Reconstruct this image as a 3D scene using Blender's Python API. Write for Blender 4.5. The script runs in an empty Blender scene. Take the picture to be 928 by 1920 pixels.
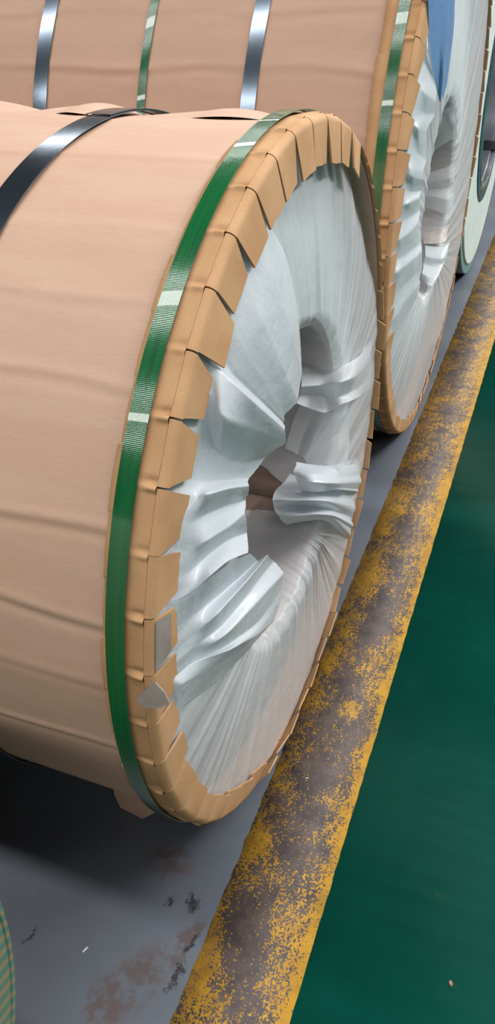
import bpy, math, random
import numpy as np
from mathutils import Matrix

sc = bpy.context.scene
PI = math.pi

# ------------------------------------------------------------------ camera
cam_data = bpy.data.cameras.new('camera')
cam_data.sensor_fit = 'VERTICAL'
cam_data.sensor_height = 24.0
cam_data.lens = 1436.5 / 1920 * 24.0
cam_data.clip_start = 0.05
cam = bpy.data.objects.new('camera', cam_data)
sc.collection.objects.link(cam)
RT = (0.93355877, 0.35741795, -0.02684101)
UP = (-0.18772952, 0.55138359, 0.81285531)
FW = (-0.30532877, 0.75380935, -0.58184689)
EYE = (0.38354851, -1.26617578, 1.55855907)
cam.matrix_world = Matrix(((RT[0], UP[0], -FW[0], EYE[0]),
                           (RT[1], UP[1], -FW[1], EYE[1]),
                           (RT[2], UP[2], -FW[2], EYE[2]),
                           (0, 0, 0, 1)))
sc.camera = cam

# ------------------------------------------------------------------ light of the hall
world = bpy.data.worlds.new('hall_ambient')
sc.world = world
world.use_nodes = True
bg = world.node_tree.nodes['Background']
bg.inputs[0].default_value = (0.90, 0.94, 1.0, 1)
bg.inputs[1].default_value = 0.06

def strip_lamp(y, power):
    """long row of ceiling lamps across the hall, 7 m up"""
    l = bpy.data.lights.new('strip_lamp', 'AREA')
    l.shape = 'RECTANGLE'
    l.size = 15.0
    l.size_y = 0.5
    l.energy = power
    l.color = (1.0, 0.985, 0.97)
    o = bpy.data.objects.new('strip_lamp', l)
    o.location = (0.0, y, 7.0)
    sc.collection.objects.link(o)

for yy, pw in ((-6.4, 620), (-1.3, 520), (7.5, 760), (18.0, 500)):
    strip_lamp(yy, pw)

# the row over the aisle runs the other way
aisle = bpy.data.lights.new('aisle_lamp', 'AREA')
aisle.shape = 'RECTANGLE'
aisle.size = 0.6
aisle.size_y = 20.0
aisle.energy = 2200
aisle.color = (1.0, 0.985, 0.97)
ao = bpy.data.objects.new('aisle_lamp', aisle)
ao.location = (5.0, 10.5, 6.5)
ao.rotation_euler = (0, math.radians(20), 0)
sc.collection.objects.link(ao)

vs = sc.view_settings
vs.view_transform = 'Standard'
vs.look = 'None'
vs.gamma = 1.0
vs.use_curve_mapping = False
vs.exposure = -0.12

# ------------------------------------------------------------------ helpers
def lin(c):
    out = []
    for v in c:
        v = v / 255.0
        out.append(v / 12.92 if v <= 0.04045 else ((v + 0.055) / 1.055) ** 2.4)
    return (out[0], out[1], out[2], 1.0)

COL = sc.collection

def tag(o, label=None, cat=None, group=None, kind=None):
    if label: o['label'] = label
    if cat: o['category'] = cat
    if group: o['group'] = group
    if kind: o['kind'] = kind
    return o

def empty(name, loc):
    o = bpy.data.objects.new(name, None)
    o.empty_display_size = 0.1
    o.location = loc
    COL.objects.link(o)
    return o

def raw(name, verts, faces, mat, parent=None, smooth=True, uv=None):
    me = bpy.data.meshes.new(name)
    me.from_pydata([tuple(map(float, v)) for v in verts], [], [tuple(map(int, f)) for f in faces])
    return link(name, me, mat, parent, smooth, uv)

def link(name, me, mat, parent=None, smooth=True, uv=None):
    if uv is not None:
        lay = me.uv_layers.new(name='UVMap')
        idx = np.zeros(len(me.loops), dtype=np.int32)
        me.loops.foreach_get('vertex_index', idx)
        lay.data.foreach_set('uv', np.asarray(uv, dtype=np.float32)[idx].ravel())
    if mat: me.materials.append(mat)
    if smooth:
        me.polygons.foreach_set('use_smooth', np.ones(len(me.polygons), dtype=bool))
    me.update()
    o = bpy.data.objects.new(name, me)
    COL.objects.link(o)
    if parent: o.parent = parent
    return o

def gridmesh(name, P, mat, parent=None, wrap_u=False, smooth=True, uv=None, flip=False):
    """P: (nu, nv, 3) array of points -> one quad grid."""
    nu, nv = P.shape[:2]
    V = P.reshape(-1, 3).astype(np.float32)
    iu = np.arange(nu if wrap_u else nu - 1)
    iv = np.arange(nv - 1)
    A, Bv = np.meshgrid(iu, iv, indexing='ij')
    A2 = (A + 1) % nu
    q = np.stack([A * nv + Bv, A2 * nv + Bv, A2 * nv + Bv + 1, A * nv + Bv + 1], -1).reshape(-1, 4)
    if flip: q = q[:, ::-1]
    me = bpy.data.meshes.new(name)
    me.vertices.add(len(V))
    me.vertices.foreach_set('co', V.ravel())
    me.loops.add(q.size)
    me.loops.foreach_set('vertex_index', q.astype(np.int32).ravel())
    me.polygons.add(len(q))
    me.polygons.foreach_set('loop_start', np.arange(0, q.size, 4, dtype=np.int32))
    me.update(calc_edges=True)
    return link(name, me, mat, parent, smooth, None if uv is None else uv.reshape(-1, 2))

# ------------------------------------------------------------------ node helpers
def new_mat(name):
    m = bpy.data.materials.new(name)
    m.use_nodes = True
    nt = m.node_tree
    nt.nodes.clear()
    out = nt.nodes.new('ShaderNodeOutputMaterial')
    return m, nt, out

def N(nt, kind, **kw):
    n = nt.nodes.new(kind)
    for k, v in kw.items():
        if k.startswith('_'):
            setattr(n, k[1:], v)
        else:
            key = k.replace('__', ' ')
            n.inputs[key].default_value = v
    return n

def mixc(nt, fac, a, b, mode='MIX'):
    n = nt.nodes.new('ShaderNodeMix')
    n.data_type = 'RGBA'
    n.blend_type = mode
    for s, v in ((0, fac), (6, a), (7, b)):
        if isinstance(v, (int, float, tuple)):
            n.inputs[s].default_value = v
        else:
            nt.links.new(v, n.inputs[s])
    return n.outputs[2]

def mth(nt, op, a, b=0.0, c=0.0, clamp=False):
    n = nt.nodes.new('ShaderNodeMath')
    n.operation = op
    n.use_clamp = clamp
    for i, v in enumerate((a, b, c)):
        if isinstance(v, (int, float)):
            n.inputs[i].default_value = v
        else:
            nt.links.new(v, n.inputs[i])
    return n.outputs[0]

def ramp(nt, v, a, b):
    n = nt.nodes.new('ShaderNodeMapRange')
    n.interpolation_type = 'SMOOTHSTEP'
    n.inputs[1].default_value = a
    n.inputs[2].default_value = b
    nt.links.new(v, n.inputs[0])
    return n.outputs[0]

def coords(nt, which='Object', scale=(1, 1, 1)):
    tc = nt.nodes.new('ShaderNodeTexCoord')
    mp = nt.nodes.new('ShaderNodeMapping')
    mp.inputs['Scale'].default_value = scale
    nt.links.new(tc.outputs[which], mp.inputs['Vector'])
    return mp.outputs[0]

def noise(nt, vec, scale, detail=4, rough=0.55):
    n = nt.nodes.new('ShaderNodeTexNoise')
    n.inputs['Scale'].default_value = scale
    n.inputs['Detail'].default_value = detail
    n.inputs['Roughness'].default_value = rough
    nt.links.new(vec, n.inputs['Vector'])
    return n.outputs['Fac']

def bump(nt, h, strength, dist):
    n = nt.nodes.new('ShaderNodeBump')
    n.inputs['Strength'].default_value = strength
    n.inputs['Distance'].default_value = dist
    nt.links.new(h, n.inputs['Height'])
    return n.outputs[0]

def bsdf(nt, out, color, rough, metal=0.0, spec=0.5, normal=None, coat=0.0):
    b = nt.nodes.new('ShaderNodeBsdfPrincipled')
    for k, v in (('Base Color', color), ('Roughness', rough), ('Metallic', metal)):
        if isinstance(v, (int, float, tuple)):
            b.inputs[k].default_value = v
        else:
            nt.links.new(v, b.inputs[k])
    b.inputs['Specular IOR Level'].default_value = spec
    b.inputs['Coat Weight'].default_value = coat
    if normal is not None: nt.links.new(normal, b.inputs['Normal'])
    if out is not None: nt.links.new(b.outputs[0], out.inputs[0])
    return b

# ------------------------------------------------------------------ materials
def paper_mat(name, c1, c2, fib):
    m, nt, out = new_mat(name)
    v = coords(nt, 'UV', (1.0, 6.0, 1))
    big = noise(nt, v, 3.0, 3)
    col = mixc(nt, ramp(nt, big, 0.35, 0.65), lin(c1), lin(c2))
    fine = noise(nt, coords(nt, 'UV', (40, 900, 1)), 1.0, 3, 0.7)
    col = mixc(nt, mth(nt, 'MULTIPLY', ramp(nt, fine, 0.4, 0.8), fib), col, lin([max(0, k - 45) for k in c2]))
    gr = noise(nt, coords(nt, 'UV', (1, 1, 1)), 500, 2)
    bsdf(nt, out, col, 0.58, 0, 0.4, bump(nt, gr, 0.12, 0.001))
    return m

WRAP1 = paper_mat('kraft_wrap_pink', (195, 162, 141), (190, 156, 134), 0.28)
WRAP2 = paper_mat('kraft_wrap_tan', (184, 151, 130), (178, 146, 125), 0.28)

def board_mat(name, c1, c2):
    m, nt, out = new_mat(name)
    v = coords(nt, 'Object')
    big = noise(nt, v, 9.0, 4)
    sp = noise(nt, v, 420.0, 2, 0.6)
    col = mixc(nt, ramp(nt, big, 0.3, 0.7), lin(c1), lin(c2))
    col = mixc(nt, mth(nt, 'MULTIPLY', ramp(nt, sp, 0.5, 0.75), 0.22), col, lin([k - 50 for k in c2]))
    bsdf(nt, out, col, 0.7, 0, 0.25, bump(nt, sp, 0.15, 0.001))
    return m

BOARD = board_mat('kraft_board', (192, 152, 112), (178, 137, 97))
EDGE = board_mat('kraft_board_cut', (186, 148, 112), (160, 122, 88))
TORN = board_mat('torn_board', (150, 141, 135), (132, 123, 117))
CORE = board_mat('core_board', (160, 136, 124), (134, 113, 103))

def strap_mat(name, c, rough, metal, emboss, spec=0.6):
    m, nt, out = new_mat(name)
    nrm = None
    col = lin(c)
    if emboss:
        v = coords(nt, 'UV', (1, 1, 1))
        sep = nt.nodes.new('ShaderNodeSeparateXYZ')
        nt.links.new(v, sep.inputs[0])
        a = mth(nt, 'SINE', mth(nt, 'MULTIPLY', mth(nt, 'ADD', sep.outputs[0], sep.outputs[1]), 1300))
        b = mth(nt, 'SINE', mth(nt, 'MULTIPLY', mth(nt, 'SUBTRACT', sep.outputs[0], sep.outputs[1]), 1300))
        h = mth(nt, 'MULTIPLY', a, b)
        patch = ramp(nt, noise(nt, v, 3.5, 2), 0.36, 0.5)
        nrm = bump(nt, mth(nt, 'MULTIPLY', h, patch), 0.10, 0.001)
        col = mixc(nt, ramp(nt, noise(nt, coords(nt, 'UV', (4, 120, 1)), 1.0, 2), 0.3, 0.7),
                   lin([k * 0.9 for k in c]), lin([min(255, k * 1.08) for k in c]))
    else:
        g = noise(nt, coords(nt, 'UV', (3, 300, 1)), 1.0, 3)
        nrm = bump(nt, g, 0.05, 0.001)
    bsdf(nt, out, col, rough, metal, spec, nrm, 0.5 if emboss else 0.0)
    return m

GREEN = strap_mat('green_strap', (14, 90, 46), 0.15, 0.0, True, 0.9)
STEEL_DARK = strap_mat('blued_steel_strap', (112, 124, 136), 0.2, 0.95, False)

def film_mat(name, tint, opacity, rough=0.32):
    """milky thin plastic: part of the light goes straight through, the rest is scattered on both sides"""
    m, nt, out = new_mat(name)
    v = coords(nt, 'Object')
    n1 = noise(nt, v, 16, 5, 0.55)
    n1 = mth(nt, 'ABSOLUTE', mth(nt, 'SUBTRACT', n1, 0.5))          # thin crinkle lines
    nrm = bump(nt, n1, 0.45, 0.010)
    b = bsdf(nt, None, lin(tint), rough, 0, 0.45, nrm)
    tl = nt.nodes.new('ShaderNodeBsdfTranslucent')
    tl.inputs[0].default_value = lin(tint)
    nt.links.new(nrm, tl.inputs[1])
    mx = nt.nodes.new('ShaderNodeMixShader')
    mx.inputs[0].default_value = 0.22
    nt.links.new(b.outputs[0], mx.inputs[1])
    nt.links.new(tl.outputs[0], mx.inputs[2])
    tr = nt.nodes.new('ShaderNodeBsdfTransparent')
    m2 = nt.nodes.new('ShaderNodeMixShader')
    m2.inputs[0].default_value = opacity
    nt.links.new(tr.outputs[0], m2.inputs[1])
    nt.links.new(mx.outputs[0], m2.inputs[2])
    nt.links.new(m2.outputs[0], out.inputs[0])
    return m

FILM = film_mat('milky_film', (232, 236, 240), 0.58)
FLAPF = film_mat('milky_film_doubled', (220, 227, 233), 0.86)
BLUEF = film_mat('blue_film', (120, 162, 214), 0.96, 0.2)

def plain(name, c, rough, metal=0.0, spec=0.5, ns=8.0, var=12, bmp=0.05):
    m, nt, out = new_mat(name)
    v = coords(nt, 'Object')
    n1 = noise(nt, v, ns, 4)
    col = mixc(nt, ramp(nt, n1, 0.3, 0.7), lin([max(0, k - var) for k in c]), lin([min(255, k + var) for k in c]))
    n2 = noise(nt, v, ns * 25, 2)
    bsdf(nt, out, col, rough, metal, spec, bump(nt, n2, bmp, 0.002))
    return m

STEEL = plain('coil_steel_face', (196, 206, 208), 0.5, 0.0)
STEEL_BRIGHT = plain('bright_steel', (205, 208, 214), 0.22, 0.95, ns=3)
RING_DARK = plain('dark_bore_ring', (72, 90, 102), 0.35, 0.5)
PALE = plain('pale_end_cover', (196, 208, 204), 0.5, var=5)
TEAL = plain('teal_rim', (96, 130, 128), 0.5, var=6)
BLACKP = plain('black_plastic', (22, 26, 30), 0.4)
SHADE_WRAP = plain('shade_dark_wrap', (34, 38, 44), 0.5)  # near-black colour stands in for the shade on the rearmost coil
SCRAP = plain('pale_scrap', (205, 200, 190), 0.8)
WOOD = plain('wood_chip', (150, 120, 96), 0.8)

def banded_mat():
    m, nt, out = new_mat('striped_end_cover')
    v = coords(nt, 'Object')
    sep = nt.nodes.new('ShaderNodeSeparateXYZ')
    nt.links.new(v, sep.inputs[0])
    w = mth(nt, 'ADD', mth(nt, 'MULTIPLY', sep.outputs[1], 0.35), sep.outputs[2])
    s = mth(nt, 'SINE', mth(nt, 'MULTIPLY', w, 260))
    f = ramp(nt, mth(nt, 'ADD', s, mth(nt, 'MULTIPLY', noise(nt, v, 30, 3), 1.2)), 0.2, 1.4)
    col = mixc(nt, f, lin((84, 124, 112)), lin((140, 128, 100)))
    bsdf(nt, out, col, 0.5)
    return m

BANDED = banded_mat()

TAPE = plain('shiny_tape', (196, 188, 182), 0.12, 0.0, 0.8, ns=40, bmp=0.3)

# ------------------------------------------------------------------ floor
def blob(nt, x, y, cx, cy, rx, ry, ang=0.0):
    c, s = math.cos(ang), math.sin(ang)
    dx = mth(nt, 'SUBTRACT', x, cx)
    dy = mth(nt, 'SUBTRACT', y, cy)
    u = mth(nt, 'ADD', mth(nt, 'MULTIPLY', dx, c / rx), mth(nt, 'MULTIPLY', dy, s / rx))
    w = mth(nt, 'ADD', mth(nt, 'MULTIPLY', dx, -s / ry), mth(nt, 'MULTIPLY', dy, c / ry))
    d = mth(nt, 'SQRT', mth(nt, 'ADD', mth(nt, 'MULTIPLY', u, u), mth(nt, 'MULTIPLY', w, w)))
    return ramp(nt, d, 1.15, 0.45)

def xy(nt):
    v = coords(nt, 'Object')
    sep = nt.nodes.new('ShaderNodeSeparateXYZ')
    nt.links.new(v, sep.inputs[0])
    return v, sep.outputs[0], sep.outputs[1]

def floor_mat():
    m, nt, out = new_mat('grey_floor_paint')
    v, x, y = xy(nt)
    col = mixc(nt, ramp(nt, noise(nt, v, 2.5, 4), 0.3, 0.7), lin((76, 81, 90)), lin((90, 95, 103)))
    n2 = noise(nt, v, 26, 6, 0.65)
    n3 = noise(nt, v, 90, 4, 0.7)
    x = mth(nt, 'ADD', x, mth(nt, 'MULTIPLY', mth(nt, 'SUBTRACT', noise(nt, coords(nt, 'Object', (1, 1, 1)), 48, 4, 0.7), 0.5), 0.06))
    y = mth(nt, 'ADD', y, mth(nt, 'MULTIPLY', mth(nt, 'SUBTRACT', noise(nt, coords(nt, 'Object', (1.3, 0.8, 1)), 40, 4, 0.7), 0.5), 0.08))
    # brown scuffs with shapes of their own
    br = None
    for b in ((-0.095, -0.742, 0.05, 0.10, -0.5), (-0.12, -0.80, 0.05, 0.07, 0.3), (-0.03, -0.64, 0.02, 0.08, -0.15), (-0.13, -0.50, 0.06, 0.04, 0.2)):
        t = blob(nt, x, y, *b)
        br = t if br is None else mth(nt, 'MAXIMUM', br, t)
    f = mth(nt, 'MULTIPLY', br, ramp(nt, n2, 0.40, 0.56))
    col = mixc(nt, mth(nt, 'MULTIPLY', f, 0.85), col, lin((74, 62, 60)))
    bk = None
    for b in ((-0.052, -0.563, 0.016, 0.022, 0.4), (-0.093, -0.579, 0.008, 0.012, 0.0), (-0.022, -0.704, 0.007, 0.035, -0.1), (-0.017, -0.64, 0.006, 0.03, -0.1), (-0.326, -0.737, 0.006, 0.022, -0.3)):
        t = blob(nt, x, y, *b)
        bk = t if bk is None else mth(nt, 'MAXIMUM', bk, t)
    f = mth(nt, 'MULTIPLY', bk, ramp(nt, n3, 0.30, 0.5))
    col = mixc(nt, f, col, lin((34, 34, 36)))
    scr = ramp(nt, noise(nt, coords(nt, 'Object', (9, 2, 1)), 6, 6, 0.75), 0.52, 0.72)
    col = mixc(nt, mth(nt, 'MULTIPLY', scr, 0.22), col, lin((66, 62, 62)))
    spk = ramp(nt, noise(nt, v, 60, 5, 0.7), 0.62, 0.70)
    col = mixc(nt, mth(nt, 'MULTIPLY', spk, 0.5), col, lin((60, 58, 60)))
    bsdf(nt, out, col, 0.5, 0, 0.35, bump(nt, n3, 0.08, 0.002))
    return m

def green_mat():
    m, nt, out = new_mat('green_floor_paint')
    v, x, y = xy(nt)
    col = mixc(nt, ramp(nt, noise(nt, v, 2.2, 5), 0.3, 0.7), lin((4, 78, 66)), lin((10, 90, 76)))
    dirt = ramp(nt, noise(nt, v, 9, 5, 0.7), 0.62, 0.78)
    col = mixc(nt, mth(nt, 'MULTIPLY', dirt, 0.5), col, lin((70, 84, 78)))
    bsdf(nt, out, col, 0.34, 0, 0.35, bump(nt, noise(nt, v, 14, 3), 0.06, 0.004))
    return m

def yellow_mat():
    m, nt, out = new_mat('worn_yellow_paint')
    v, x, y = xy(nt)
    u = mth(nt, 'DIVIDE', x, 0.205)                    # 0 .. 1 across the stripe
    # worn wheel lane in the middle, broken along the stripe
    lane = mth(nt, 'ABSOLUTE', mth(nt, 'SUBTRACT', u, 0.50))
    wear = mth(nt, 'SUBTRACT', 0.96, mth(nt, 'MULTIPLY', lane, 0.85))
    big = noise(nt, coords(nt, 'Object', (1, 0.75, 1)), 9.0, 4, 0.6)
    wear = mth(nt, 'ADD', wear, mth(nt, 'MULTIPLY', mth(nt, 'SUBTRACT', big, 0.5), 2.0))
    # darker stretches
    for b, k in (((0.11, 0.35, 0.05, 0.16, 0.0), 0.32), ((0.08, 0.05, 0.04, 0.12, 0.0), 0.22), ((0.09, -0.22, 0.06, 0.14, 0.0), 0.25),
                 ((0.07, -0.55, 0.05, 0.12, 0.0), 0.22), ((0.04, 0.55, 0.05, 0.12, 0.0), -0.30), ((0.04, 0.95, 0.06, 0.2, 0.0), -0.25), ((0.14, 1.2, 0.03, 0.25, 0.0), 0.18),
                 ((0.03, 0.18, 0.03, 0.07, 0.0), -0.30), ((0.12, 0.02, 0.04, 0.03, 0.0), -0.35), ((0.02, -0.66, 0.03, 0.09, 0.0), -0.3), ((0.03, -0.4, 0.03, 0.05, 0.0), -0.2)):
        wear = mth(nt, 'ADD', wear, mth(nt, 'MULTIPLY', blob(nt, x, y, *b), k))
    edge = ramp(nt, u, 0.88, 0.97)
    wear = mth(nt, 'SUBTRACT', wear, mth(nt, 'MULTIPLY', edge, 0.35))
    grain = noise(nt, v, 215, 3, 0.65)
    gr2 = noise(nt, coords(nt, 'Object', (1, 0.4, 1)), 85, 4, 0.7)
    g = mth(nt, 'ADD', mth(nt, 'MULTIPLY', grain, 0.62), mth(nt, 'MULTIPLY', gr2, 0.38))
    # grain spreads from .32 to .68: threshold it against the wear
    d = mth(nt, 'SUBTRACT', g, mth(nt, 'ADD', 0.375, mth(nt, 'MULTIPLY', wear, 0.19)))
    paint = ramp(nt, d, -0.012, 0.018)
    yel = mixc(nt, ramp(nt, noise(nt, v, 22, 4), 0.35, 0.7), lin((178, 134, 42)), lin((150, 112, 42)))
    dirt = mixc(nt, ramp(nt, noise(nt, v, 16, 5, 0.65), 0.3, 0.7), lin((64, 58, 60)), lin((92, 81, 77)))
    # dirty film over the paint on the left half
    left = mth(nt, 'MULTIPLY', ramp(nt, u, 0.62, 0.1), ramp(nt, noise(nt, v, 13, 5, 0.7), 0.36, 0.62))
    yel = mixc(nt, mth(nt, 'MULTIPLY', left, 0.55), yel, lin((116, 88, 44)))
    col = mixc(nt, paint, dirt, yel)
    # black scuffs, and the joint in the slab
    sk = mth(nt, 'MULTIPLY', ramp(nt, noise(nt, coords(nt, 'Object', (1, 0.6, 1)), 24, 5, 0.7), 0.64, 0.70), 0.8)
    col = mixc(nt, sk, col, lin((48, 44, 46)))
    j = ramp(nt, mth(nt, 'ABSOLUTE', mth(nt, 'SUBTRACT', y, 1.685)), 0.006, 0.002)
    col = mixc(nt, mth(nt, 'MULTIPLY', j, 0.7), col, lin((60, 50, 40)))
    bsdf(nt, out, col, 0.6, 0, 0.3, bump(nt, mth(nt, 'MULTIPLY', paint, 1.0), 0.25, 0.0012))
    return m

floor = raw('floor', [(-9, -5, 0), (7, -5, 0), (7, 16, 0), (-9, 16, 0)], [(0, 1, 2, 3)], floor_mat(), None, False)
tag(floor, 'grey painted factory floor under the coils, stained brown and black', None, None, 'structure')

def slab(name, x0, x1, wob, mat):
    """thin coat of paint with a slightly uneven edge"""
    rng = np.random.default_rng(5)
    ys = np.concatenate([np.linspace(-5, -1.2, 12), np.linspace(-1.1, 4, 220), np.linspace(4.2, 16, 30)])
    e0 = x0 + rng.normal(0, wob, len(ys))
    P = np.zeros((len(ys), 4, 3))
    for i, yv in enumerate(ys):
        P[i] = [(e0[i], yv, 0.0), (e0[i], yv, 0.0012), (x1, yv, 0.0012), (x1, yv, 0.0)]
    return gridmesh(name, P, mat, floor, smooth=False, flip=True)

stripe = slab('yellow_stripe', 0.004, 0.207, 0.0015, yellow_mat())
stripe['label'] = 'worn yellow boundary stripe'
walk = slab('green_walkway', 0.206, 7.0, 0.0006, green_mat())
walk.location.z = 0.0006
walk['label'] = 'dark green painted walkway'

# ------------------------------------------------------------------ sheet tools
def crumple(rng, n, lo, hi):
    """facetted random profile along n samples, piecewise linear between uneven breakpoints"""
    x = [0.0]
    while x[-1] < n: x.append(x[-1] + rng.uniform(lo, hi))
    x = np.array(x)
    y = rng.uniform(-1, 1, len(x))
    y[1::2] = np.abs(y[1::2])
    y[0::2] = -np.abs(y[0::2])
    k = np.arange(n)
    p = np.interp(k, x, y)
    # close the loop
    w = max(4, int(hi))
    t = np.clip((k - (n - w)) / w, 0, 1)
    p = p * (1 - t) + p[0] * t
    ker = np.array([1, 2, 3, 2, 1.0]); ker /= ker.sum()
    return np.convolve(np.concatenate([p[-2:], p, p[:2]]), ker, 'valid')

def waves(rng, A, Bc, n, kmin, kmax):
    """sum of folded plane waves over two coordinate arrays: crease-like relief in -1..1"""
    out = np.zeros_like(A)
    for i in range(n):
        a = rng.uniform(0, PI)
        k = rng.uniform(kmin, kmax)
        ph = rng.uniform(0, 10)
        s = (A * math.cos(a) + Bc * math.sin(a)) * k + ph + 0.6 * np.sin((A * math.sin(a) - Bc * math.cos(a)) * k * 0.6 + ph)
        out += 1 - 2 * np.abs((s / PI) % 2 - 1)
    return out / n

def upsample(ctrl, m, n, sharp=0.5):
    """ctrl (a, b, 3) -> dense grid; across spokes a blend of linear and smooth keeps the ridges crisp"""
    def cr(C, k):
        a = len(C)
        s = np.linspace(0, a - 1, (a - 1) * k + 1)
        i = np.clip(np.floor(s).astype(int), 0, a - 2)
        t = (s - i).reshape((-1,) + (1,) * (C.ndim - 1))
        p0, p1, p2, p3 = C[np.clip(i - 1, 0, a - 1)], C[i], C[i + 1], C[np.clip(i + 2, 0, a - 1)]
        smooth = 0.5 * (2 * p1 + (p2 - p0) * t + (2 * p0 - 5 * p1 + 4 * p2 - p3) * t ** 2 + (3 * p1 - p0 - 3 * p2 + p3) * t ** 3)
        return smooth, p1 * (1 - t) + p2 * t
    a, l = cr(ctrl, m)
    D = a * (1 - sharp) + l * sharp
    D = np.swapaxes(D, 0, 1)
    a, l = cr(D, n)
    return np.swapaxes(a * 0.8 + l * 0.2, 0, 1)

def sheet(name, table, mat, parent, seed, amp=0.0022, sharp=0.5, m=14, n=16, label=None, R=None, clampR=None, hs=1.0):
    T = np.array(table, float) / 1000.0
    T[..., 0] *= hs
    if R:                                   # tuck the outer edge in under the folded tabs
        d = T[:, 0, 1:] - np.array([0, R])
        l = np.linalg.norm(d, axis=1)
        d = d / l[:, None]
        out = np.concatenate([np.full((len(T), 1), -0.012), np.array([0, R]) + d * np.maximum(l + 0.005, R - 0.014)[:, None]], 1)
        T = np.concatenate([out[:, None, :], T], 1)
        far = np.linalg.norm(T[..., 1:] - np.array([0, R]), axis=2) > R - 0.06
        T[..., 0] = np.where(far, np.minimum(T[..., 0], -0.005), T[..., 0])
    P = upsample(T, m, n, sharp)
    rng = np.random.default_rng(seed)
    nu, nv = P.shape[:2]
    pl = crumple(rng, nu, 4, 16)[:, None] * np.linspace(0.5, 1.2, nv)[None, :]
    w = waves(rng, P[..., 1], P[..., 2], 7, 12, 60)
    P[..., 0] += amp * (0.9 * pl + 1.0 * w)
    if R:
        rr = np.hypot(P[..., 1], P[..., 2] - R)
        P[..., 0] = np.minimum(P[..., 0], -0.007 + 1.3 * np.maximum(0, R - 0.052 - rr))
    if R or clampR:
        Rm = (R or clampR)
        rr = np.hypot(P[..., 1], P[..., 2] - Rm)
        k = np.minimum(1, (Rm - 0.014) / rr)
        P[..., 1] *= k
        P[..., 2] = Rm + (P[..., 2] - Rm) * k
    # slightly ragged free edge
    P[:, -1, 1:] += rng.normal(0, 0.0005, (nu, 2))
    o = gridmesh(name, P, mat, parent)
    if label: o['label'] = label
    return o

# film control points: (x, y, z) in mm from the coil foot, spoke by spoke
LEFT_SHEET = [
    [(-10,-183,1260),(5,-137,1191),(12,-105,1108),(15,-83,1030)],
    [(0,-244,1251),(18,-229,1181),(28,-181,1090),(30,-125,992)],
    [(0,-308,1220),(22,-294,1149),(32,-234,1050),(32,-156,955)],
    [(-1,-367,1181),(15,-335,1113),(22,-268,1027),(22,-197,948)],
    [(-6,-385,1132),(4,-360,1090),(12,-277,1009),(18,-193,931)],
    [(-7,-425,1140),(17,-418,1118),(50,-395,1072),(55,-292,977)],
    [(4,-439,1098),(25,-452,1076),(40,-375,1019),(48,-268,939)],
    [(-4,-451,1057),(3,-423,1000),(12,-362,950),(22,-284,917)],
    [(-6,-485,992),(-4,-441,962),(4,-392,936),(15,-347,912)],
    [(4,-512,986),(22,-510,992),(28,-453,966),(30,-386,928)],
    [(4,-547,961),(8,-494,943),(10,-424,913),(12,-356,878)],
    [(6,-542,918),(22,-520,922),(26,-455,899),(25,-392,881)],
    [(2,-553,883),(4,-487,862),(6,-412,840),(10,-349,808)],
    [(8,-557,853),(34,-545,881),(38,-479,859),(40,-415,825)],
]
FAN_SHEET = [
    [(10,-580,865),(30,-536,871),(34,-464,845),(36,-405,815)],
    [(4,-570,810),(12,-496,786),(20,-410,763),(28,-346,752)],
    [(6,-562,775),(32,-526,795),(42,-437,786),(45,-353,776)],
    [(6,-573,757),(24,-501,743),(30,-396,724),(34,-292,712)],
    [(8,-555,729),(38,-514,743),(46,-402,713),(50,-281,680)],
    [(8,-557,715),(26,-478,685),(34,-360,636),(45,-270,638)],
    [(8,-581,735),(36,-501,698),(38,-380,620),(36,-301,577)],
    [(10,-609,726),(20,-519,675),(20,-423,614),(15,-302,540)],
    [(0,-595,660),(0,-504,600),(0,-427,562),(0,-326,520)],
]
DRAPE = [
    [(-25,700,725),(12,371,809),(0,285,823),(-50,288,810),(-80,226,830)],
    [(-25,731,662),(30,302,799),(20,188,829),(-30,208,805),(-60,156,821)],
    [(-25,738,594),(16,363,731),(4,243,767),(-40,255,754),(-70,181,788)],
    [(-25,722,561),(28,327,726),(16,223,759),(-20,215,735),(-60,131,793)],
]
BUNCH_A = [
    [(-60,132,646),(-30,184,613),(0,266,570),(-30,637,373)],
    [(-50,82,653),(0,64,668),(20,190,593),(-25,751,261)],
    [(-35,55,651),(12,33,668),(35,144,601),(-25,784,190)],
    [(-30,79,607),(10,71,619),(30,199,547),(-30,805,134)],
    [(-50,169,562),(-20,191,551),(-10,361,453),(-30,773,143)],
]
BUNCH_B = [
    [(-100,217,555),(-60,214,547),(-20,318,466),(-30,747,191)],
    [(-85,79,604),(-30,75,604),(12,180,542),(-25,752,148)],
    [(-75,12,617),(-20,6,633),(30,85,589),(-25,748,109)],
    [(-70,8,597),(-35,57,576),(10,184,496),(-25,747,56)],
    [(-60,17,568),(-10,2,599),(35,129,519),(-22,711,38)],
    [(-55,47,531),(-20,67,535),(20,161,479),(-22,657,30)],
    [(-80,167,451),(-50,192,450),(-20,308,354),(-25,580,37)],
]
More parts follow.
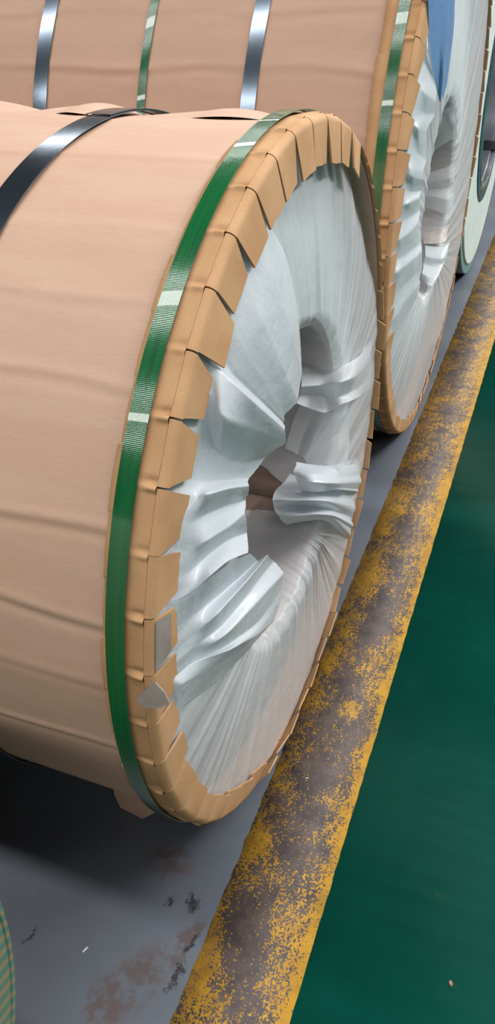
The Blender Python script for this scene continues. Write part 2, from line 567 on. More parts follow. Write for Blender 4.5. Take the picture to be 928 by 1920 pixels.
LEFT_SHEET_B = [
    [(-7,-690,1457),(-7,-670,1449),(-5,-664,1444),(-2,-663,1439)],
    [(-7,-697,1407),(1,-694,1390),(12,-701,1373),(19,-695,1361)],
    [(-7,-727,1358),(6,-683,1325),(12,-594,1291),(18,-508,1262)],
    [(-7,-757,1308),(14,-744,1289),(30,-699,1269),(28,-529,1231)],
    [(-7,-787,1259),(10,-754,1242),(14,-639,1216),(14,-470,1189)],
    [(-7,-818,1239),(9,-784,1213),(29,-774,1200),(26,-632,1174)],
    [(-7,-840,1200),(8,-790,1167),(12,-667,1119),(12,-528,1079)],
    [(-7,-854,1171),(8,-814,1129),(29,-796,1107),(30,-640,1071)],
    [(-7,-862,1129),(9,-820,1102),(29,-802,1090),(30,-615,1043)],
    [(-7,-870,1086),(6,-814,1061),(8,-689,1026),(10,-546,998)],
    [(-7,-861,1031),(10,-831,1025),(26,-796,1024),(24,-640,999)],
    [(-7,-854,981),(6,-795,974),(8,-669,957),(10,-539,940)],
    [(-6,-853,932),(16,-835,939),(26,-750,933),(26,-615,922)],
    [(-5,-851,881),(8,-782,873),(10,-642,851),(12,-467,825)],
    [(-3,-850,836),(17,-830,850),(24,-723,837),(28,-498,807)],
    [(-3,-836,762),(6,-756,767),(10,-609,752),(16,-411,723)],
    [(-3,-821,685),(12,-771,701),(16,-632,701),(16,-461,677)],
    [(-6,-784,602),(-4,-668,600),(-4,-520,606),(0,-401,618)],
]
BLUE_SHEET = [
    [(0,-735,1539),(4,-718,1475),(6,-665,1394),(4,-517,1295),(-5,-337,1213)],
    [(4,-616,1537),(8,-594,1470),(10,-546,1385),(6,-436,1286),(-3,-326,1207)],
    [(12,-551,1536),(18,-536,1467),(20,-492,1381),(14,-429,1286),(0,-322,1204)],
    [(4,-412,1534),(8,-388,1462),(10,-347,1371),(6,-324,1275),(-2,-285,1196)],
    [(-4,-272,1533),(0,-253,1456),(0,-209,1368),(0,-228,1250),(-6,-220,1181)],
]
BORE_FOLD = [
    [(14,261,747),(-12,244,706),(-37,230,657),(-67,211,608)],
    [(24,264,695),(4,247,669),(-24,233,625),(-59,214,589)],
    [(29,258,642),(12,232,632),(-14,217,605),(-50,201,581)],
    [(29,243,592),(14,224,586),(-12,215,571),(-45,203,557)],
]
BORE_CORNER = [
    [(-85,247,738),(-102,244,695),(-112,234,651),(-119,224,619)],
    [(-56,253,721),(-75,249,671),(-86,238,632),(-90,226,606)],
    [(-28,254,712),(-43,238,683),(-54,226,644),(-64,212,610)],
    [(6,258,722),(-13,247,697),(-34,235,658),(-59,220,615)],
]
BORE_TOP_B = [
    [(-6,10,1151),(-22,-15,1141),(-40,-27,1129),(-68,37,1102)],
    [(-10,98,1107),(-20,49,1102),(-44,50,1084),(-77,86,1055)],
    [(-4,154,1056),(-27,134,1048),(-59,134,1033),(-92,142,1005)],
    [(-2,176,1026),(-20,166,1014),(-48,166,996),(-82,174,969)],
]
BORE_MID_B = [
    [(-2,217,937),(-21,201,917),(-51,199,905),(-95,196,890)],
    [(2,227,879),(-14,193,874),(-49,186,869),(-93,183,854)],
    [(5,228,840),(-21,213,838),(-57,208,837),(-98,202,829)],
    [(8,222,793),(-12,190,797),(-53,184,808),(-98,182,809)],
    [(11,209,747),(-10,192,745),(-53,190,759),(-99,191,768)],
]
BORE_LOW_B = [
    [(22,155,651),(4,130,642),(-30,122,641),(-65,120,643)],
    [(22,117,614),(13,66,616),(-22,57,616),(-54,62,620)],
    [(21,89,593),(10,56,590),(-21,45,591),(-51,49,595)],
    [(15,40,567),(17,-54,581),(-8,-67,583),(-42,-41,587)],
    [(11,-19,549),(10,-89,559),(-9,-99,565),(-35,-64,567)],
]
BORE_TAPE_B = [
    [(6,175,699),(-15,157,694),(-46,152,689),(-78,147,684)],
    [(7,161,678),(-14,140,674),(-45,134,670),(-75,130,666)],
    [(8,145,658),(-13,125,654),(-43,120,651),(-73,117,650)],
]


# ------------------------------------------------------------------ coil builder
def band_points(th, r, x, zc):
    return np.stack([np.broadcast_to(x, th.shape), r * np.cos(th), zc + r * np.sin(th)], -1)

class Coil:
    def __init__(s, root, R, step, off, bore_c, rb, length, seed):
        s.root, s.R, s.step, s.off, s.bc, s.rb, s.L = root, R, step, off, bore_c, rb, length
        s.zc = R + 0.006
        s.rng = np.random.default_rng(seed)

    def wrapper(s, mat, creases, seed):
        n, nx = 1080, 90
        rng = np.random.default_rng(seed)
        th = np.linspace(0, 2 * PI, n, endpoint=False)
        x = np.concatenate([np.linspace(-s.L + 0.01, -0.6, 20), np.linspace(-0.59, -0.012, nx - 20)])
        T, X = np.meshgrid(th, x, indexing='ij')
        deg = np.degrees(T)
        r = np.full_like(T, s.R - 0.006)
        cs = sorted(c for c, a in creases)
        # the paper lies flat between creases: chord-like sag
        for a, b in zip(cs[:-1], cs[1:]):
            t = np.clip((deg - a) / (b - a), 0, 1)
            r -= np.where((deg > a) & (deg < b), 4 * t * (1 - t) * 0.00020 * min(20, b - a), 0)
        for c, a in creases:
            wob = 0.5 * np.sin(X * 7 + c) + 0.25 * np.sin(X * 17 + 2 * c)
            d = deg - c - wob
            fade = 0.45 + 0.55 * (0.5 + 0.5 * np.sin(X * 6.5 + c * 3.1))
            r += a * fade * (0.0016 * np.exp(-((d + 0.5) / 0.7) ** 2) - 0.0020 * np.exp(-((d - 0.55) / 0.8) ** 2))
        r += 0.0004 * waves(rng, X, T * s.R, 6, 5, 16) + 0.0002 * waves(rng, X * 0.25, T * s.R, 5, 60, 140)
        P = np.stack([X, r * np.cos(T), s.zc + r * np.sin(T)], -1)
        uv = np.stack([X, T * s.R], -1)
        return gridmesh('paper_wrapper', P, mat, s.root, wrap_u=True, uv=uv, flip=True)

    def body(s):
        """the wound steel itself: annular end faces and outer skin"""
        th = np.linspace(0, 2 * PI, 128, endpoint=False)
        rows = []
        for x, kind in ((-0.075, 'b'), (-0.075, 'o'), (-s.L + 0.05, 'o'), (-s.L + 0.05, 'b'), (-0.075, 'b')):
            if kind == 'o':
                P = np.stack([np.full_like(th, x), (s.R - 0.02) * np.cos(th), s.zc + (s.R - 0.02) * np.sin(th)], -1)
            else:
                P = np.stack([np.full_like(th, x), s.bc[0] + (s.rb + 0.012) * np.cos(th), s.bc[1] + (s.rb + 0.012) * np.sin(th)], -1)
            rows.append(P)
        o = gridmesh('steel_roll', np.stack(rows, 1), STEEL, s.root, wrap_u=True, smooth=False)
        # paperboard sleeve lining the bore
        rows = []
        for x, dr in ((-0.02, 0.010), (-0.02, 0.0), (-s.L * 0.5, 0.0), (-s.L + 0.02, 0.0), (-s.L + 0.02, 0.010)):
            rows.append(np.stack([np.full_like(th, x), s.bc[0] + (s.rb + dr) * np.cos(th), s.bc[1] + (s.rb + dr) * np.sin(th)], -1))
        gridmesh('core_sleeve', np.stack(rows, 1), CORE, s.root, wrap_u=True, smooth=True)
        # overlap seam along the sleeve
        for a in (math.radians(232), math.radians(318)):
            rows = []
            for aa, dr in ((a, 0.0005), (a + 0.002, 0.004), (a + 0.16, 0.003), (a + 0.165, 0.0005)):
                rr = s.rb - dr
                rows.append([(x, s.bc[0] + rr * math.cos(aa), s.bc[1] + rr * math.sin(aa)) for x in np.linspace(-0.03, -s.L + 0.03, 12)])
            gridmesh('sleeve_seam', np.array(rows), CORE, s.root, smooth=False)

    def guard(s, width, far_flare, lip=0.0):
        """edge board: one band on the outer skin, split into tabs that are folded over the end face"""
        rng = s.rng
        nt_ = int(round(360 / s.step))
        n = nt_ * 40
        th = np.linspace(0, 2 * PI, n, endpoint=False)
        xs = np.array([-width, -width, -width * 0.8, -width * 0.6, -width * 0.45, -width * 0.35, -0.024, -0.018, -0.0135])
        lift = np.array([-0.004, 0.0, 0.0, 0.0, 0.3, 0.7, 0.7, 0.8, 0.6])
        T, X = np.meshgrid(th, xs, indexing='ij')
        deg = np.degrees(T)
        k = (deg - s.off) / s.step
        d = (k - np.round(k)) * s.step
        kk = np.round(k).astype(int)
        a = rng.uniform(0.35, 1.0, 400)[kk % 400]
        wid = 0.55 * 5.5 / (s.R * 8)
        cre = a * (0.0080 * np.exp(-((d - 0.35) / 0.36) ** 2) - 0.0060 * np.exp(-((d + 0.4) / 0.42) ** 2))
        r = s.R + 0.0005 + cre * np.clip(lift, 0, 1)[None, :] + np.where(lift < 0, lift, 0)[None, :]
        # flat between the slits: board does not bend as a true circle
        r -= 0.0016 * (np.abs(d) / (s.step / 2)) ** 2 * 0 + 0.0012 * np.cos(2 * PI * d / s.step) * -0.5
        X = X + np.where(np.arange(len(xs)) < 3, 1, 0)[None, :] * 0.0022 * np.sin(kk * 2.1)
        P = np.stack([X, r * np.cos(T), s.zc + r * np.sin(T)], -1)
        s.band = gridmesh('edge_board_band', P, BOARD, s.root, wrap_u=True, flip=True)
        s.tabs = {}
        for i in range(nt_):
            a0 = s.off + i * s.step
            s.tabs[round((a0 % 360), 1)] = s.tab(a0, rng, far_flare)

    def tab_profile(s, bend, length, rad=0.013, n=9):
        """(x, inward) along the tab: corner arc from the band onto the face, then straight; bend 90 = flat on the face"""
        pts = []
        x0 = -rad
        b = math.radians(bend)
        m = 6
        for j in range(m + 1):
            q = b * j / m
            pts.append((x0 + rad * math.sin(q), rad * (1 - math.cos(q))))
        ex, ey = pts[-1]
        for j in range(1, n - 5):
            t = j / (n - 6)
            pts.append((ex + math.cos(b) * length * t, ey + math.sin(b) * length * t))
        return pts

    def tab(s, a0, rng, far_flare):
        mid = (a0 + s.step / 2) % 360
        bend, length, taper0, taper1, twist = far_flare(mid, rng)
        prof = s.tab_profile(bend, length)
        tot = len(prof)
        nu = 5
        th_ = 0.0036
        g0, g1 = 0.015, 0.985
        top, bot = np.zeros((tot, nu, 3)), np.zeros((tot, nu, 3))
        for i, (x, inn) in enumerate(prof):
            j = max(0, i - 1)
            k = min(tot - 1, i + 1)
            tx, ty = prof[k][0] - prof[j][0], prof[k][1] - prof[j][1]
            l = math.hypot(tx, ty)
            nx, nr = ty / l, tx / l            # outward normal: (+x, +radial)
            f = max(0.0, (i - 5.5)) / (tot - 6.5)
            for q in range(nu):
                w = q / (nu - 1)
                frac = (g0 + taper0 * f) * (1 - w) + (g1 - taper1 * f) * w
                # flat card: straight chord between the two slits
                A = math.radians(a0)
                Bq = math.radians(a0 + s.step)
                rr = s.R + 0.0018 - inn
                ya = (1 - frac) * math.cos(A) + frac * math.cos(Bq)
                za = (1 - frac) * math.sin(A) + frac * math.sin(Bq)
                lx = x + twist * f * (w - 0.5)
                if i == tot - 1: rr += rng.uniform(-0.0012, 0.0012)
                top[i, q] = (lx, rr * ya, s.zc + rr * za)
                rb = rr - nr * th_
                bot[i, q] = (lx - nx * th_, rb * ya, s.zc + rb * za)
        V = np.concatenate([top.reshape(-1, 3), bot.reshape(-1, 3)])
        M = tot * nu
        F, E = [], []
        for i in range(tot - 1):
            for q in range(nu - 1):
                a = i * nu + q
                F.append((a, a + nu, a + nu + 1, a + 1))
                F.append((M + a, M + a + 1, M + a + nu + 1, M + a + nu))
        for i in range(tot - 1):
            for q, fl in ((0, False), (nu - 1, True)):
                a, b = i * nu + q, (i + 1) * nu + q
                E.append((a, M + a, M + b, b) if not fl else (a, b, M + b, M + a))
        for q in range(nu - 1):
            a = (tot - 1) * nu + q
            E.append((a, M + a, M + a + 1, a + 1))
        me = bpy.data.meshes.new('board_tab')
        me.from_pydata(V.tolist(), [], F + E)
        me.materials.append(BOARD)
        me.materials.append(EDGE)
        mi = np.array([0] * len(F) + [1] * len(E), dtype=np.int32)
        me.polygons.foreach_set('material_index', mi)
        me.polygons.foreach_set('use_smooth', np.array([True] * len(F) + [False] * len(E)))
        me.set_sharp_from_angle(angle=math.radians(40))
        me.update()
        o = bpy.data.objects.new('board_tab', me)
        COL.objects.link(o)
        o.parent = s.root
        o['_top'] = [float(v) for v in top.ravel()]
        s.last = (top, tot, nu)
        s.tops = getattr(s, 'tops', {})
        s.tops[round(a0 % 360, 1)] = top
        del o['_top']
        return o

    def strap(s, name, x, w, mat, r, slant=0.0, label=None, t=0.0012):
        n = 360
        th = np.linspace(0, 2 * PI, n, endpoint=False)
        rows = []
        for dx, dr in ((-w / 2, -t), (-w / 2, 0), (0, 0.0003), (w / 2, 0), (w / 2, -t)):
            rr = r + dr
            rows.append(np.stack([x + dx + slant * np.cos(th), rr * np.cos(th), s.zc + rr * np.sin(th)], -1))
        P = np.stack(rows, 1)
        U = np.stack([np.repeat((th * r)[:, None], 5, 1), np.repeat(np.array([-w / 2, -w / 2, 0, w / 2, w / 2])[None], n, 0)], -1)
        o = gridmesh(name, P, mat, s.root, wrap_u=True, uv=U, flip=True)
        o.data.set_sharp_from_angle(angle=math.radians(40))
        if label: o['label'] = label
        return o

    def film(s, mat, mapping, recess, seed, depth_fn, amp=1.0):
        rng = np.random.default_rng(seed)
        n, n1, n2 = 1440, 90, 40
        u = np.linspace(0, 360, n, endpoint=False)
        ku = [m[0] for m in mapping] + [mapping[0][0] + 360]
        kb = [m[1] for m in mapping] + [mapping[0][1] + 360]
        bu = np.interp(u, ku, kb)
        for _ in range(3):
            e = np.concatenate([bu[-20:] - 360, bu, bu[:20] + 360])
            bu = np.convolve(e, np.ones(41) / 41, 'valid')
        rec = np.interp(u, [m[0] for m in recess] + [360 + recess[0][0]], [m[1] for m in recess] + [recess[0][1]])
        ur, br = np.radians(u), np.radians(bu)
        rim = np.stack([(s.R - 0.016) * np.cos(ur), s.zc + (s.R - 0.012) * np.sin(ur)], -1)
        bore = np.stack([s.bc[0] + s.rb * np.cos(br), s.bc[1] + s.rb * np.sin(br)], -1)
        t = np.concatenate([np.linspace(0, 0.06, 16)[:-1], np.linspace(0.06, 1, n1 - 15)])
        # relief profiles along the pleats
        prof = [crumple(rng, n, 10, 40) * 0.8 + 0.35 * crumple(rng, n, 4, 12) for _ in range(2)]
        prof += [crumple(rng, n, 8, 30) + 0.5 * crumple(rng, n, 3, 10), crumple(rng, n, 28, 90) + 0.2 * crumple(rng, n, 8, 20)]
        env = np.zeros((n, n1))
        for i, tt in enumerate(t):
            env[:, i] = prof[0] * (1 - tt) * 1.2 + prof[2] * (0.25 + 0.75 * tt) + 0.5 * prof[1] * math.sin(PI * tt)
        F = rim[:, None, :] * (1 - t)[None, :, None] + bore[:, None, :] * t[None, :, None]
        ob = waves(rng, F[..., 0], F[..., 1], 9, 8, 45)
        a = 0.0030 + 0.0034 * t
        g = (1 - t) ** 4
        X = -rec[:, None] * 0.62 * g[None, :] - 0.006 * (1 - t)[None, :] + amp * (a[None, :] * env + 0.003 * ob * np.sin(PI * np.clip(t, 0.08, 1))[None, :])
        X -= 0.010 * np.clip((t - 0.93) / 0.07, 0, 1)[None, :] ** 2
        face = np.concatenate([X[..., None], F], -1)
        # the part that goes into the bore
        t2 = np.linspace(0, 1, n2 + 1)[1:]
        dep = depth_fn(bu, rng)
        ang = br[:, None] + np.radians(16) * np.sin(bu * 0.05)[:, None] * t2[None, :]
        env2 = prof[2][:, None] * 0.5 * (1 - t2)[None, :] ** 2 + prof[3][:, None] * (0.4 + 1.6 * t2)[None, :]
        lx = -0.010 - dep[:, None] * t2[None, :]
        w2 = waves(rng, lx * np.ones_like(ang), ang * s.rb, 7, 8, 34)
        rr = s.rb - 0.004 - 0.006 * np.clip(t2 / 0.1, 0, 1)[None, :] - amp * (0.0042 * env2 * (1 - 0.6 * t2[None, :]) + 0.010 * w2 * t2[None, :] + 0.006 * (t2[None, :] ** 2))
        inner = np.stack([lx * np.ones_like(ang), s.bc[0] + rr * np.cos(ang), s.bc[1] + rr * np.sin(ang)], -1)
        P = np.concatenate([face, inner], 1)
        o = gridmesh('plastic_film', P, mat, s.root, wrap_u=True)
        return o

# ------------------------------------------------------------------ coil in front
coil_a = empty('steel_coil', (0, 0, 0))
tag(coil_a, 'pink paper wrapped steel coil in front with torn board tabs and one green edge strap', 'coil')
R1 = 0.68
A = Coil(coil_a, R1, 7.35, 155.5, (-0.041, 0.704), 0.32, 1.45, 11)
A.zc = R1
A.wrapper(WRAP1, [(72, .3), (92, .3), (105.5, .5), (119.7, .5), (128.5, .25), (138.9, .8), (154.3, 1.4), (165.2, .9), (174.5, .6), (185.6, 1.2), (203, .5), (225, .5)], 3)
A.body()

def flare_a(mid, rng):
    d = (mid + 180) % 360 - 180
    tw = rng.uniform(-0.006, 0.006)
    if -66 < d < 14:                   # far side: tabs stand almost straight out
        return 12 + rng.uniform(-6, 12), 0.018 + rng.uniform(-0.004, 0.006), 0.0, rng.uniform(0.0, 0.12), tw
    if 14 <= d < 62:                   # cut short
        return 40 + rng.uniform(-6, 6), 0.006, 0.05, 0.05, 0
    if 62 <= d < 132:                  # top: flat, overlapping, narrow dark slits
        return 84 + rng.uniform(-4, 4), 0.062 + rng.uniform(-0.004, 0.003), 0.04, 0.11, 0.002 + tw * 0.5
    if -115 < d <= -66 or d > 900:     # lower far side: half folded
        return 52 + rng.uniform(-10, 10), 0.03 + rng.uniform(-0.004, 0.004), 0.02, 0.04, tw
    if -165 < d <= -115:               # bottom: folded flat, close together
        return 86 + rng.uniform(-3, 3), 0.044 + rng.uniform(-0.004, 0.004), 0.02, 0.07, 0.009
    return 88 + rng.uniform(-3, 3), 0.056 + rng.uniform(-0.003, 0.003), 0.09, 0.17, tw * 0.6

A.guard(0.075, flare_a)
A.film(FILM, [(0, -10), (25, 16), (56, 33), (85, 68), (102, 88), (125, 115), (150, 150), (193, 210), (211, 222), (246, 246), (262, 270), (285, 296), (309, 304), (338, 316)],
       [(0, .0), (16, .012), (26, .05), (45, .07), (65, .07), (80, .06), (90, .05), (110, .02), (150, .02), (190, .012), (270, .0), (330, .0)], 21,
       lambda b, rng: np.interp(b % 360, [0, 60, 120, 200, 285, 298, 306, 338, 346, 352, 360], [.30, .34, .2, .2, .22, .18, .09, .09, .16, .26, .30]) + 0.012 * crumple(rng, len(b), 6, 30))
sheet('film_flap', LEFT_SHEET, FLAPF, coil_a, 31, 0.0026, 0.8, R=R1)
sheet('film_flap', FAN_SHEET, FLAPF, coil_a, 32, 0.0024, 0.8, R=R1)
sheet('film_flap', DRAPE, FILM, coil_a, 33, 0.003, 0.6, clampR=R1 - 0.012)
sheet('film_flap', BUNCH_A, FLAPF, coil_a, 34, 0.004, 0.7, clampR=R1 - 0.012)
sheet('film_flap', BUNCH_B, FLAPF, coil_a, 35, 0.004, 0.7, clampR=R1 - 0.012)
sheet('film_flap', BORE_FOLD, FILM, coil_a, 36, 0.003, 0.7)
sheet('film_flap', BORE_CORNER, FILM, coil_a, 37, 0.003, 0.7)
A.strap('green_strap', -0.0525, 0.028, GREEN, R1 + 0.0065, 0.0, 'green embossed plastic strap')
A.strap('steel_strap', -0.3625, 0.047, STEEL_DARK, R1 - 0.002, 0.022, 'blued steel strap')

def strap_end(C, x, w, r, a0, a1, mat):
    th = np.radians(np.linspace(a0, a1, 30))
    rows = []
    for dx, dr in ((-w / 2, -0.002), (-w / 2, 0), (w / 2, 0), (w / 2, -0.002)):
        rows.append(np.stack([x + dx + 0.022 * np.cos(th), (r + dr) * np.cos(th), C.zc + (r + dr) * np.sin(th)], -1))
    P = np.stack(rows, 1)
    U = np.stack([np.repeat((th * r)[:, None], 4, 1), np.repeat(np.array([-w / 2, -w / 2, w / 2, w / 2])[None], 30, 0)], -1)
    o = gridmesh('strap_overlap', P, mat, C.root, uv=U, flip=True)
    o.data.set_sharp_from_angle(angle=math.radians(40))

strap_end(A, -0.3685, 0.047, R1 + 0.0002, 58, 91.5, STEEL_DARK)

def lap(C, x0, x1, a_near, a_far, h, mat, seed):
    """loose lap of the wrapper bulging up between two straps, its near edge standing a little proud"""
    xs = np.linspace(x0, x1, 60)
    ss = np.linspace(0, 1, 24)
    arch = np.sin(PI * np.linspace(0, 1, 60)) ** 0.8
    P = np.zeros((60, 24, 3))
    for i, xv in enumerate(xs):
        for j in range(24):
            sv = ss[j]
            a = math.radians(a_near + 1.0 * math.sin(i * 0.13 + seed) + (a_far - a_near) * sv)
            r = C.R - 0.0115 + 0.0065 * math.sin(PI * min(1, max(0, (i / 59 - 0.4) / 0.6))) * (1 - sv) + 0.004 * sv + arch[i] * (0.0012 + h * math.sin(PI * min(1, sv * 1.15)) ** 1.3) * (1 if sv < 0.85 else (1 - sv) / 0.15)
            P[i, j] = (xv, r * math.cos(a), C.zc + r * math.sin(a))
    uv = np.stack([P[..., 0], P[..., 1]], -1)
    gridmesh('loose_paper_lap', P, mat, C.root, uv=uv)

lap(A, -0.95, -0.59, 88, 60, 0.016, WRAP1, 1)
lap(A, -0.565, -0.385, 88, 60, 0.015, WRAP1, 2)
lap(A, -0.33, -0.085, 87, 60, 0.012, WRAP1, 3)

# torn tabs: grey inner liner laid bare
def on_tab(top, f, w):
    tot, nu = top.shape[:2]
    i = f * (tot - 1)
    a = int(min(tot - 2, math.floor(i)))
    t = i - a
    q = w * (nu - 1)
    b = int(min(nu - 2, math.floor(q)))
    v = q - b
    return (top[a, b] * (1 - t) + top[a + 1, b] * t) * (1 - v) + (top[a, b + 1] * (1 - t) + top[a + 1, b + 1] * t) * v

def tear(a0, f0, f1, w0, w1, lift, seed):
    top = A.tops[a0]
    rng = np.random.default_rng(seed)
    nf, nw = 10, 10
    P = np.zeros((nf, nw, 3))
    for i in range(nf):
        for j in range(nw):
            f = f0 + (f1 - f0) * i / (nf - 1)
            w = w0 + (w1 - w0) * j / (nw - 1)
            if i in (0, nf - 1): f += rng.uniform(-0.015, 0.015)
            if j in (0, nw - 1): w += rng.uniform(-0.015, 0.015)
            p = on_tab(top, min(max(f, 0), 1), min(max(w, 0), 1))
            p = p + np.array([lift + rng.uniform(0, 0.0007), 0, 0])
            P[i, j] = p
    o = gridmesh('torn_patch', P, TORN, A.tabs[a0], smooth=False)
    o['label'] = 'grey torn inner ply'

k1 = round((155.5 + 7.35) % 360, 1)
k2 = round((155.5 + 14.7) % 360, 1)
tear(k1, 0.50, 0.88, 0.03, 0.97, 0.0009, 4)

# peeled corner of the next tab, folded back over the band
pv = [(-23, -684, 762), (4, -674, 794), (18, -676, 782), (26, -680, 767), (13, -684, 757), (-6, -686, 752), (-13, -686, 754)]
kp = len(pv)
V = [tuple(c / 1000 for c in p) for p in pv] + [(x / 1000, (y + 1.8) / 1000, (z - 0.4) / 1000) for x, y, z in pv]
F = [tuple(range(kp)), tuple(range(2 * kp - 1, kp - 1, -1))] + [(i, i + kp, (i + 1) % kp + kp, (i + 1) % kp) for i in range(kp)]
o = raw('peeled_corner', V, F, TORN, A.tabs[k2], smooth=False)
o['label'] = 'grey peeled corner of board'

# loose tail of the wrapper hanging under the coil
tv = [(-0.315, -0.40, 0.150), (-0.150, -0.40, 0.150), (-0.165, -0.425, 0.075), (-0.195, -0.43, 0.045), (-0.232, -0.435, 0.006), (-0.290, -0.43, 0.012), (-0.303, -0.425, 0.05)]
tv2 = [(x, y + 0.002, z) for x, y, z in tv]
nf = len(tv)
o = raw('wrapper_tail', tv + tv2, [tuple(range(nf)), tuple(range(2 * nf - 1, nf - 1, -1))] + [(i, i + nf, (i + 1) % nf + nf, (i + 1) % nf) for i in range(nf)], WRAP1, coil_a, smooth=False)

# ------------------------------------------------------------------ second coil
X2, Y2 = -0.0125, 1.6998
R2 = 0.9088
coil_b = empty('steel_coil', (X2, Y2, 0))
tag(coil_b, 'larger tan paper wrapped steel coil behind with blue film showing at its end', 'coil')
B = Coil(coil_b, R2, 360 / 66, 141.7, (1.618 - Y2, 0.8543), 0.327, 1.9, 12)
B.zc = R2
B.wrapper(WRAP2, [(110, .5), (122, .5), (133, .6), (142.6, .8), (152.2, 1.3), (162.5, .6), (172, .6), (184, .6), (200, .6), (225, .6)], 8)
B.body()

def flare_b(mid, rng):
    d = (mid + 180) % 360 - 180
    tw = rng.uniform(-0.005, 0.005)
    if -62 < d < 80:
        return 30 + rng.uniform(-12, 14), 0.006 + rng.uniform(-0.003, 0.004), 0.0, rng.uniform(0, 0.1), tw
    if -160 < d <= -62:
        return 86 + rng.uniform(-4, 4), 0.04 + rng.uniform(-0.004, 0.004), 0.02, 0.05, tw
    return 84 + rng.uniform(-4, 4), 0.05 + rng.uniform(-0.004, 0.004), 0.03, 0.06, -0.006 + tw

B.guard(0.098, flare_b)
B.film(FILM, [(0, -12), (40, 30), (80, 75), (120, 118), (150, 150), (180, 190), (200, 222), (225, 246), (250, 262), (275, 280), (300, 292), (330, 312)],
       [(0, .01), (60, .02), (120, .02), (180, .016), (270, .0), (330, .0)], 44,
       lambda b, rng: 0.5 + 0.02 * crumple(rng, len(b), 6, 30), 0.8)
sheet('film_flap', LEFT_SHEET_B, FLAPF, coil_b, 51, 0.0009, 0.6, R=R2, hs=0.65)
o = sheet('blue_film_sheet', BLUE_SHEET, BLUEF, coil_b, 52, 0.0006, 0.7, label='glossy blue inner film')
sheet('film_flap', BORE_TOP_B, FILM, coil_b, 53, 0.003, 0.6)
sheet('film_flap', BORE_MID_B, FILM, coil_b, 54, 0.003, 0.7)
sheet('film_flap', BORE_LOW_B, FLAPF, coil_b, 55, 0.003, 0.7)
sheet('clear_tape', BORE_TAPE_B, TAPE, coil_b, 56, 0.001, 0.5)
B.strap('green_strap', -0.052, 0.028, GREEN, R2 + 0.0065, 0.0, 'green embossed edge strap')
B.strap('steel_strap', -0.427, 0.042, STEEL_DARK, R2 - 0.002, 0.0, 'blued steel strap')
B.strap('green_strap', -0.745, 0.024, GREEN, R2 - 0.002, 0.0, 'green plastic strap')
B.strap('steel_strap', -1.075, 0.045, STEEL_DARK, R2 - 0.002, 0.0, 'blued steel strap')

# ------------------------------------------------------------------ third coil: pale covered end
def ring(name, r0, r1, x0, x1, zc, mat, parent, teeth=0, tooth=0.0, n=256, rnd=0.004):
    """annular ring with thickness; r0 inner, r1 outer"""
    n = max(n, teeth * 4)
    th = np.linspace(0, 2 * PI, n, endpoint=False)
    w = tooth * (1 - 2 * np.abs(((th * teeth / (2 * PI)) % 1) - 0.5)) if teeth else np.zeros(n)
    rows = []
    for r, x, tz in ((r0, x0, 0), (r0, x1 - rnd, 0), (r0 + rnd, x1, 0), (r1 - rnd, x1, 1), (r1, x1 - rnd, 1), (r1, x0, 1), (r0, x0, 0)):
        rr = r - w * tz
        rows.append(np.stack([np.full(n, x), rr * np.cos(th), zc + rr * np.sin(th)], -1))
    o = gridmesh(name, np.stack(rows, 1), mat, parent, wrap_u=True)
    o.data.set_sharp_from_angle(angle=math.radians(35))
    return o

coil_c = empty('steel_coil', (-0.05, 3.64, 0))
tag(coil_c, 'third coil with a smooth pale green end cover and shiny bore', 'coil')
ring('rim_ring', 0.80, 1.01, -1.4, -0.008, 1.012, TEAL, coil_c)
ring('end_cover', 0.57, 0.958, -0.02, 0.0, 1.012, PALE, coil_c, 150, 0.006)
ring('bore_ring', 0.545, 0.615, -0.03, 0.006, 1.012, RING_DARK, coil_c)
ring('bore_lip', 0.532, 0.552, -0.03, 0.010, 1.012, STEEL_BRIGHT, coil_c)
ring('bore_liner', 0.525, 0.555, -1.4, -0.02, 1.012, STEEL_BRIGHT, coil_c)
# strap running through the bore
def eye_strap(parent, ang, r, zc, w):
    a = np.radians(np.linspace(ang - w / 2, ang + w / 2, 8))
    xs = np.linspace(-1.35, 0.016, 10)
    P = np.array([[(x, (r) * math.cos(q), zc + r * math.sin(q)) for x in xs] for q in a])
    top = np.array([[(x, (r + 0.004) * math.cos(q), zc + (r + 0.004) * math.sin(q)) for x in xs] for q in a])
    full = np.concatenate([P, top[::-1], P[:1]], 0)
    return gridmesh('eye_strap', full, BLACKP, parent, smooth=False)
eye_strap(coil_c, 312, 0.519, 1.012, 6.5)

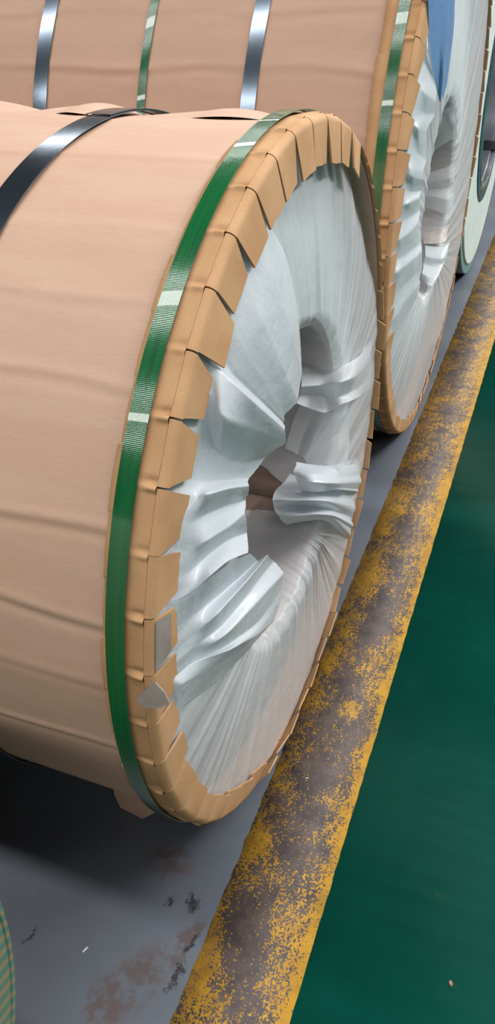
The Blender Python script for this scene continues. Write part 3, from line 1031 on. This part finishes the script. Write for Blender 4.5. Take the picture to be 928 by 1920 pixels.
# ------------------------------------------------------------------ coil further on, shade put into its dark colour
coil_d = empty('steel_coil', (-0.45, 6.1, 0))
tag(coil_d, 'coil behind the pale ended coil, its shade painted as a dark wrap', 'coil')
ring('shade_dark_wrapper', 0.31, 1.15, -1.5, -0.01, 1.15, SHADE_WRAP, coil_d)
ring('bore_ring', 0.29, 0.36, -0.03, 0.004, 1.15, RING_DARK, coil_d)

# ------------------------------------------------------------------ coil beside the viewer, lower left
coil_e = empty('steel_coil', (-0.11, -1.54, 0))
tag(coil_e, 'coil with a green and tan striped end at the lower left corner of the photo', 'coil')
ring('striped_cover', 0.30, 0.617, -1.5, 0.0, 0.62, BANDED, coil_e, rnd=0.002)
ring('rim_ring', 0.612, 0.6195, -1.5, 0.002, 0.62, BANDED, coil_e, rnd=0.001)
ring('bore_ring', 0.28, 0.31, -0.9, 0.003, 0.62, RING_DARK, coil_e)

# ------------------------------------------------------------------ litter on the floor
def chip(name, x, y, l, w, h, ang, mat, label, cat, seed):
    rng = np.random.default_rng(seed)
    k = 7
    out = []
    for i in range(k):
        a = 2 * PI * i / k
        f = rng.uniform(0.75, 1.1)
        px, py = l * f * math.cos(a), w * f * math.sin(a)
        out.append((px * math.cos(ang) - py * math.sin(ang), px * math.sin(ang) + py * math.cos(ang)))
    V = [(a, b, 0) for a, b in out] + [(a * 0.8, b * 0.8, h * rng.uniform(0.6, 1.2)) for a, b in out]
    F = [tuple(range(k - 1, -1, -1)), tuple(range(k, 2 * k))] + [(i, (i + 1) % k, (i + 1) % k + k, i + k) for i in range(k)]
    o = raw(name, V, F, mat, None, smooth=False)
    o.location = (x, y, 0.0018 if x > 0.2 else (0.0013 if x > 0.0 else 0.0))
    tag(o, label, cat)

chip('paper_scrap', -0.209, -0.722, 0.008, 0.002, 0.002, 1.2, SCRAP, 'tiny pale paper sliver on the grey floor', 'scrap', 1)
chip('wood_chip', 0.466, -0.538, 0.007, 0.004, 0.004, 1.9, WOOD, 'small brown chip lying on the dark green walkway', 'chip', 2)
chip('paper_sliver', 0.082, -0.206, 0.006, 0.0014, 0.002, 0.5, SCRAP, 'thin pale sliver on the worn yellow stripe', 'scrap', 3)
